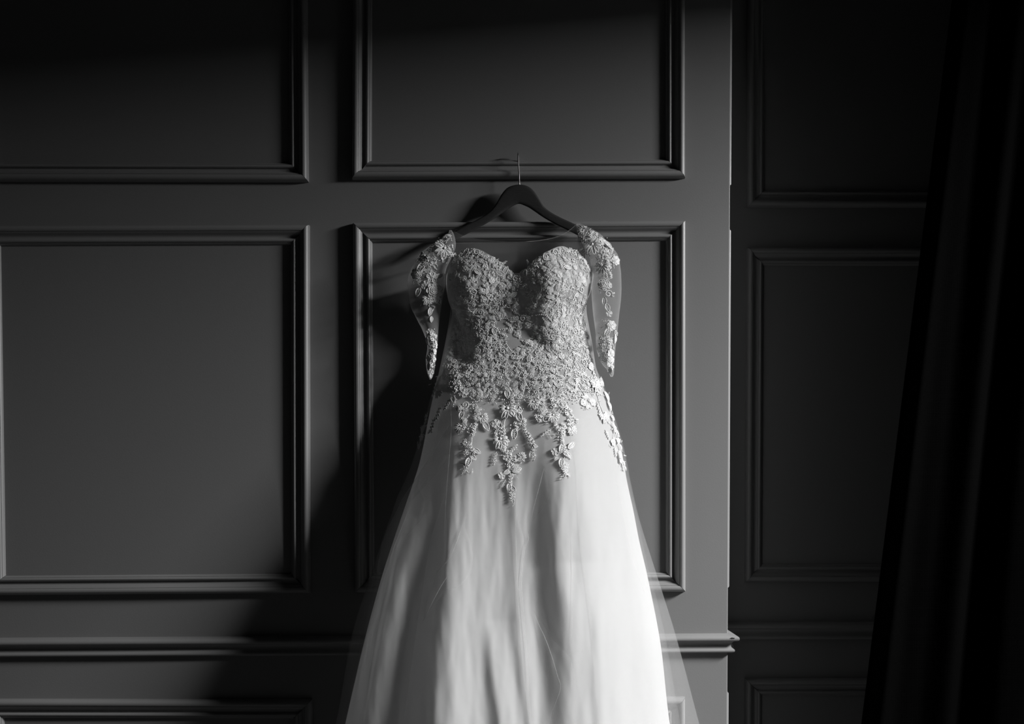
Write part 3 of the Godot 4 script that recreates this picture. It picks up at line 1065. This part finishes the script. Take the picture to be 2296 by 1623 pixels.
func lace(bodice: Node3D, skirt: Node3D, ls: Node3D, rs: Node3D) -> void:
	rng.seed = 11
	var names := ["flower", "rose", "leaf", "spray", "sprig", "berries", "scroll", "paisley"]
	# sweetheart edge
	for px in range(1024, 1326, 11):
		var y := smooth(NECK, px)
		var k: String = ["berries", "scroll", "berries", "leaf"][(px / 11) % 4]
		sew(bodice, "body", k, px, y + 8, rng.randf_range(7.5, 10), rng.randf_range(-60, 60))
	for q in [[1112, 586, 6, 40], [1128, 590, 7, 60], [1183, 590, 6, -20]]:
		sew(bodice, "body", "sprig", q[0], q[1], q[2], q[3])
	for i in 620:
		var px := rng.randf_range(1025, 1318)
		bead("body", px, smooth(NECK, px) + 3 + absf(rng.randfn(0, 13)), rng.randf_range(0.0013, 0.0019))
	# bodice and hips, closely covered
	var bare := [[1172, 680, 17], [1206, 717, 18], [1150, 768, 20], [1180, 748, 18], [1125, 725, 15], [1142, 700, 12], [1096, 752, 9], [1118, 648, 8]]
	var placed: Array[Vector3] = []
	var tries := 0
	while placed.size() < 400 and tries < 16000:
		tries += 1
		var py := rng.randf_range(575, 912)
		var px := rng.randf_range(990, 1365)
		var r := rng.randf_range(4.8, 9.0)
		if py < 700 and not inside_front(px, py):
			continue
		if py >= 700 and (px < smooth(SL, py) + 12 or px > smooth(SR, py) - 5):
			continue
		if py > 888 + 40 * noise.get_noise_1d(px * 3.0) or py > 870 and absf(px - 1160) > 170:
			continue
		if py > 850 and px < 1005 + (py - 850) * 0.2:
			continue
		var free := true
		for b in bare:
			free = free and Vector2(px - b[0], py - b[1]).length() > b[2]
		for p in placed:
			if absf(p.x - px) < 24 and absf(p.y - py) < 24 and Vector2(p.x - px, p.y - py).length() < (p.z + r) * 0.72:
				free = false
				break
		if not free:
			continue
		placed.append(Vector3(px, py, r))
		var pick := rng.randf()
		var k := "flower"
		if py > 760 and py < 890 and pick < 0.34:
			k = "paisley" if pick < 0.18 else "scroll"
		elif px > 1270 and py < 700 and pick < 0.4:
			k = "rose"
		else:
			k = ["flower", "rose", "flower", "spray", "sprig", "berries", "scroll", "leaf", "spray", "berries"][rng.randi() % 10]
		sew(bodice, "body", k, px, py, r * (1.25 if k in ["leaf", "sprig", "spray"] else 1.0), rng.randf_range(0, 360))
	# strings of pearls over the waist and hips
	for i in 260:
		var px := rng.randf_range(1020, 1330)
		var py := rng.randf_range(640, 900)
		if px < smooth(SL, py) + 24 or px > smooth(SR, py) - 12 or (py < 790 and absf(px - 1175) < 55):
			continue
		var a := rng.randf_range(0, TAU)
		var turn := rng.randf_range(-0.28, 0.28)
		for k in rng.randi_range(5, 12):
			px += cos(a) * 4.1
			py += sin(a) * 4.1
			a += turn
			if px > smooth(SL, py) + 8 and px < smooth(SR, py) - 6 and py < 896 + 40 * noise.get_noise_1d(px * 3.0):
				bead("body", px, py, rng.randf_range(0.0014, 0.0019))
	for i in 2400:
		var px := rng.randf_range(1000, 1345)
		var py := rng.randf_range(580, 915)
		if (py < 700 and not inside_front(px, py)) or px < smooth(SL, py) + 10 or px > smooth(SR, py) - 6 or py > 890 + 40 * noise.get_noise_1d(px * 3.0):
			continue
		var open := false
		for b in bare:
			open = open or Vector2(px - b[0], py - b[1]).length() < b[2] * 0.8
		if open:
			continue
		curls.append(lie("body", px, py, rng.randf_range(0.003, 0.0085), rng.randf_range(0, 360), 0.0006))
	# sprays that trail down onto the skirt: kind, x, y, radius, turn
	for q in [
		["flower", 1020, 844, 9, 0], ["berries", 1013, 861, 10, 170], ["berries", 1028, 868, 11, 200], ["flower", 1039, 882, 9, 40], ["scroll", 1043, 908, 9, 90], ["sprig", 1006, 905, 11, 215], ["leaf", 1017, 896, 8, 160],
		["flower", 1052, 826, 8, 0], ["flower", 1045, 838, 7, 30], ["rose", 1031, 915, 8, 0], ["leaf", 1035, 931, 9, 190], ["rose", 1040, 944, 7, 0], ["spray", 1031, 962, 12, 200], ["berries", 1057, 967, 11, 190], ["berries", 1062, 956, 9, 200],
		["spray", 1041, 996, 10, 240], ["leaf", 1069, 1012, 8, 120], ["sprig", 1056, 1003, 12, 165], ["flower", 1045, 1015, 6, 10], ["leaf", 1050, 1036, 10, 200], ["leaf", 1061, 1026, 7, 130], ["flower", 1046, 1044, 6, 0], ["sprig", 1042, 1056, 8, 215], ["leaf", 1050, 1057, 4, 150],
		["spray", 1066, 937, 10, 270], ["spray", 1084, 940, 12, 150], ["leaf", 1090, 956, 10, 150], ["leaf", 1071, 920, 7, 250],
		["flower", 1150, 882, 8, 0], ["sprig", 1148, 896, 12, 190], ["leaf", 1137, 884, 9, 170], ["spray", 1137, 926, 19, 185], ["flower", 1156, 922, 13, 20], ["leaf", 1164, 936, 11, 160], ["flower", 1113, 951, 9, 0], ["berries", 1116, 968, 9, 200], ["sprig", 1128, 966, 15, 175], ["berries", 1153, 957, 11, 180], ["leaf", 1153, 974, 11, 185], ["spray", 1173, 949, 11, 120], ["sprig", 1179, 968, 11, 160],
		["sprig", 1189, 985, 14, 165], ["leaf", 1196, 1000, 8, 100], ["sprig", 1195, 1014, 12, 185], ["leaf", 1192, 1020, 8, 190], ["spray", 1122, 994, 18, 180], ["spray", 1123, 996, 12, 0], ["sprig", 1149, 1007, 9, 50], ["sprig", 1110, 1026, 11, 200], ["sprig", 1131, 1010, 13, 140], ["flower", 1138, 1024, 9, 0], ["berries", 1151, 1028, 9, 120], ["spray", 1172, 1022, 10, 60], ["leaf", 1166, 1030, 7, 250], ["berries", 1143, 1041, 9, 180],
		["flower", 1125, 1066, 7, 0], ["leaf", 1136, 1059, 8, 240], ["berries", 1146, 1058, 8, 180], ["leaf", 1159, 1054, 9, 70], ["leaf", 1155, 1047, 7, 50], ["sprig", 1145, 1073, 11, 185], ["sprig", 1130, 1083, 7, 215], ["leaf", 1141, 1092, 8, 190], ["leaf", 1151, 1096, 7, 140], ["sprig", 1146, 1109, 10, 180], ["leaf", 1150, 1123, 5, 165], ["flower", 1149, 1110, 5, 0],
		["flower", 1210, 898, 9, 0], ["spray", 1195, 908, 13, 190], ["berries", 1207, 937, 10, 140], ["scroll", 1224, 941, 9, 0], ["rose", 1216, 924, 9, 0], ["spray", 1240, 938, 14, 180], ["sprig", 1226, 971, 10, 240], ["berries", 1259, 968, 10, 180], ["berries", 1262, 956, 8, 150], ["sprig", 1249, 958, 12, 155], ["berries", 1257, 984, 8, 180], ["spray", 1284, 967, 11, 150], ["scroll", 1282, 943, 9, 0], ["sprig", 1277, 950, 16, 190],
		["berries", 1242, 902, 11, 160], ["scroll", 1262, 906, 10, 200], ["berries", 1272, 920, 11, 180], ["leaf", 1280, 999, 9, 50], ["leaf", 1259, 1006, 10, 200], ["flower", 1245, 1013, 8, 0], ["leaf", 1271, 1019, 8, 110], ["sprig", 1266, 1004, 12, 170], ["leaf", 1247, 1029, 5, 220], ["leaf", 1258, 1037, 9, 190], ["rose", 1265, 1044, 9, 0], ["sprig", 1265, 1056, 8, 170], ["leaf", 1273, 1063, 5, 120], ["leaf", 1269, 1056, 5, 60],
		["flower", 1325, 822, 8, 0], ["sprig", 1332, 842, 13, 165], ["spray", 1336, 868, 18, 175], ["spray", 1346, 858, 14, 150], ["leaf", 1359, 890, 11, 160], ["leaf", 1365, 910, 10, 160], ["flower", 1307, 903, 7, 0], ["berries", 1311, 912, 8, 120], ["flower", 1328, 902, 8, 0], ["sprig", 1342, 914, 11, 170], ["spray", 1354, 938, 15, 165], ["flower", 1373, 937, 6, 0], ["berries", 1376, 959, 10, 170], ["sprig", 1360, 972, 8, 160], ["berries", 1383, 972, 8, 170],
		["flower", 1374, 992, 7, 0], ["spray", 1385, 990, 9, 170], ["leaf", 1391, 1003, 6, 150], ["sprig", 1380, 1010, 8, 190], ["leaf", 1389, 1022, 10, 170], ["flower", 1391, 1032, 6, 0], ["leaf", 1398, 1040, 6, 170], ["leaf", 1401, 1050, 5, 150],
		["sprig", 985, 924, 13, 208], ["sprig", 972, 950, 13, 208], ["berries", 963, 968, 5, 200],
		["sprig", 978, 868, 14, 195], ["leaf", 985, 850, 10, 180], ["spray", 984, 885, 12, 180], ["sprig", 957, 940, 13, 200], ["leaf", 950, 962, 9, 200], ["spray", 947, 982, 11, 200], ["leaf", 941, 1000, 7, 200], ["leaf", 992, 835, 9, 190],
	]:
		sew(skirt, "skirt", q[0], q[1], q[2], q[3] * 1.22, q[4])
		for i in 2:
			curls.append(lie("skirt", q[1] + rng.randfn(0, 6), q[2] + rng.randfn(0, 6), rng.randf_range(0.003, 0.007), rng.randf_range(0, 360), 0.0006))
	# the stems that the sprays grow from
	for c in [
		[1031, 915, 1040, 944, 1057, 967, 1056, 1003, 1050, 1036, 1042, 1058],
		[1150, 882, 1137, 926, 1128, 966, 1122, 994, 1138, 1024, 1143, 1041, 1146, 1073, 1146, 1109, 1150, 1124],
		[1156, 922, 1173, 949, 1189, 985, 1195, 1014], [1066, 905, 1075, 925, 1084, 940, 1090, 958], [1084, 940, 1070, 952, 1057, 967],
		[1210, 898, 1240, 938, 1259, 968, 1266, 1004, 1265, 1044, 1272, 1064], [1272, 915, 1284, 930, 1277, 950, 1285, 968], [1195, 907, 1216, 924, 1240, 938],
		[1325, 822, 1336, 868, 1354, 938, 1376, 959, 1385, 990, 1391, 1032, 1402, 1051],
	]:
		var p := PackedVector3Array()
		for i in range(0, c.size() - 2, 2):
			for k in 8:
				var px := lerpf(c[i], c[i + 2], k / 8.0) + 1.6 * sin(k * 0.8 + i)
				var py := lerpf(c[i + 1], c[i + 3], k / 8.0)
				p.append(spot("skirt", px, py) + Vector3(0, 0, 0.001))
		var g := Geo.new()
		g.tube(p, 0.0011, 6, false, 0.6)
		put("lace_stem", g.done(), M.lace, skirt)
	# pearls among the trailing sprays
	for q in [[1022, 866, 20, 34, 90], [1062, 905, 14, 30, 45], [1092, 885, 18, 20, 45], [1150, 900, 34, 22, 60], [1205, 900, 30, 24, 60], [1255, 905, 22, 26, 80], [1143, 1030, 12, 16, 26], [1058, 966, 9, 13, 22], [1257, 975, 8, 16, 24], [1290, 880, 22, 30, 70], [1336, 870, 10, 20, 14]]:
		for i in q[4]:
			var px := rng.randfn(q[0], q[2] * 0.5)
			var py := rng.randfn(q[1], q[3] * 0.5)
			bead("skirt", px, py, rng.randf_range(0.0013, 0.0018))
	# sleeves
	for q in [
		["spray", 1303, 515, 11, 300], ["berries", 1329, 526, 10, 60], ["sprig", 1308, 539, 11, 300], ["spray", 1335, 554, 17, 130], ["spray", 1351, 541, 11, 60], ["leaf", 1362, 550, 11, 140], ["flower", 1351, 572, 8, 0], ["flower", 1360, 566, 7, 0], ["sprig", 1313, 566, 10, 120], ["sprig", 1302, 562, 9, 250], ["sprig", 1372, 563, 6, 40],
		["rose", 1380, 584, 9, 0], ["sprig", 1366, 576, 14, 200], ["berries", 1357, 589, 10, 190], ["spray", 1349, 603, 14, 190], ["berries", 1364, 600, 7, 170], ["berries", 1366, 617, 7, 170], ["rose", 1353, 638, 11, 0], ["flower", 1365, 640, 6, 0], ["scroll", 1364, 659, 8, 0], ["leaf", 1355, 676, 8, 180], ["leaf", 1362, 690, 8, 160], ["flower", 1366, 703, 6, 0],
		["rose", 1371, 730, 9, 0], ["leaf", 1361, 745, 9, 210], ["scroll", 1379, 747, 6, 0], ["leaf", 1378, 760, 8, 190], ["berries", 1349, 765, 10, 180], ["berries", 1362, 770, 10, 180], ["rose", 1354, 800, 9, 0], ["flower", 1369, 792, 8, 0], ["berries", 1366, 812, 9, 180], ["rose", 1370, 806, 7, 0], ["leaf", 1369, 831, 7, 180], ["berries", 1371, 822, 7, 180], ["flower", 1346, 783, 7, 0],
	]:
		sew(rs, "right_sleeve", q[0], q[1], q[2], q[3] * 1.25, q[4])
	for q in [
		["spray", 1004, 531, 10, 20], ["berries", 984, 546, 10, 60], ["berries", 972, 553, 8, 60], ["spray", 991, 564, 17, 215], ["sprig", 1009, 571, 11, 100], ["flower", 997, 581, 8, 0], ["spray", 958, 592, 12, 200], ["rose", 934, 614, 11, 0], ["spray", 949, 580, 13, 220], ["flower", 969, 622, 11, 0], ["leaf", 984, 619, 8, 70], ["leaf", 944, 600, 12, 220],
		["rose", 973, 652, 15, 0], ["flower", 955, 640, 9, 0], ["flower", 978, 670, 7, 0], ["spray", 958, 676, 12, 190], ["leaf", 938, 655, 9, 200], ["leaf", 964, 699, 8, 190], ["leaf", 967, 716, 6, 185], ["flower", 964, 744, 7, 0], ["berries", 970, 754, 10, 170], ["berries", 975, 772, 8, 180], ["leaf", 960, 764, 9, 165], ["flower", 974, 788, 6, 0], ["berries", 972, 804, 8, 180], ["rose", 963, 802, 7, 0], ["leaf", 963, 822, 8, 180], ["flower", 966, 834, 6, 0], ["leaf", 966, 843, 5, 180],
	]:
		sew(ls, "left_sleeve", q[0], q[1], q[2], q[3] * 1.2, q[4])
	for q in [["right_sleeve", 1330, 535, 34, 24, 100], ["right_sleeve", 1360, 575, 20, 30, 70], ["right_sleeve", 1355, 612, 12, 40, 50], ["right_sleeve", 1360, 740, 14, 24, 22], ["right_sleeve", 1362, 795, 16, 32, 80], ["left_sleeve", 990, 555, 30, 26, 110], ["left_sleeve", 955, 600, 30, 40, 120], ["left_sleeve", 968, 655, 22, 36, 80], ["left_sleeve", 968, 755, 10, 16, 26], ["left_sleeve", 966, 800, 7, 34, 50]]:
		var left: bool = q[0] == "left_sleeve"
		for i in q[5]:
			var px := rng.randfn(q[1], q[3] * 0.5)
			var py := rng.randfn(q[2], q[4] * 0.5)
			if px > smooth(LOUT if left else RIN, py) + 3 and px < smooth(LIN if left else ROUT, py) - 3:
				curls.append(lie(q[0], px, py, rng.randf_range(0.003, 0.008), rng.randf_range(0, 360), 0.0006))
	for q in [["right_sleeve", 1356, 768, 14, 20, 60], ["right_sleeve", 1364, 806, 12, 20, 60], ["right_sleeve", 1338, 545, 20, 18, 40], ["left_sleeve", 969, 752, 9, 14, 40], ["left_sleeve", 972, 790, 5, 24, 40], ["left_sleeve", 995, 545, 16, 16, 24]]:
		for i in q[5]:
			bead(q[0], rng.randfn(q[1], q[3] * 0.5), rng.randfn(q[2], q[4] * 0.5), rng.randf_range(0.0012, 0.0017))

const WIN_Y0 := 0.75
const WIN_Y1 := 3.05
const WIN_Z0 := 0.45
const WIN_Z1 := 1.8

func _ready() -> void:
	var cam := Camera3D.new()
	cam.name = "camera"
	cam.projection = Camera3D.PROJECTION_FRUSTUM
	cam.near = 0.05
	cam.far = 50.0
	cam.size = 1623.0 / FOCAL * cam.near
	cam.frustum_offset = Vector2(0, (HORIZON - 811.5) / FOCAL * cam.near)
	cam.position = EYE
	add_child(cam)
	cam.current = true

	var e := Environment.new()
	e.background_mode = Environment.BG_COLOR
	e.background_color = Color(0.5, 0.5, 0.5)             # overcast sky outside the window
	e.background_energy_multiplier = 1.0
	e.tonemap_mode = Environment.TONE_MAPPER_LINEAR
	e.tonemap_exposure = 1.0
	e.sdfgi_enabled = true
	e.ssao_enabled = true
	e.ssil_enabled = true
	var we := WorldEnvironment.new()
	we.name = "world"
	we.environment = e
	add_child(we)

	# the patch of bright sky that the tall window looks out on
	var sky := AreaLight3D.new()
	sky.name = "window_daylight"
	sky.area_size = Vector2(1.05, 1.32)
	sky.position = Vector3(4.3, 3.76, 1.62)
	sky.rotation.y = PI / 2
	sky.light_energy = 94.0
	sky.area_normalize_energy = false
	sky.shadow_enabled = true
	add_child(sky)

	noise.seed = 3
	noise.frequency = 0.012
	noise.fractal_octaves = 3
	materials()
	room()
	hanger()
	dress()
	curtain()
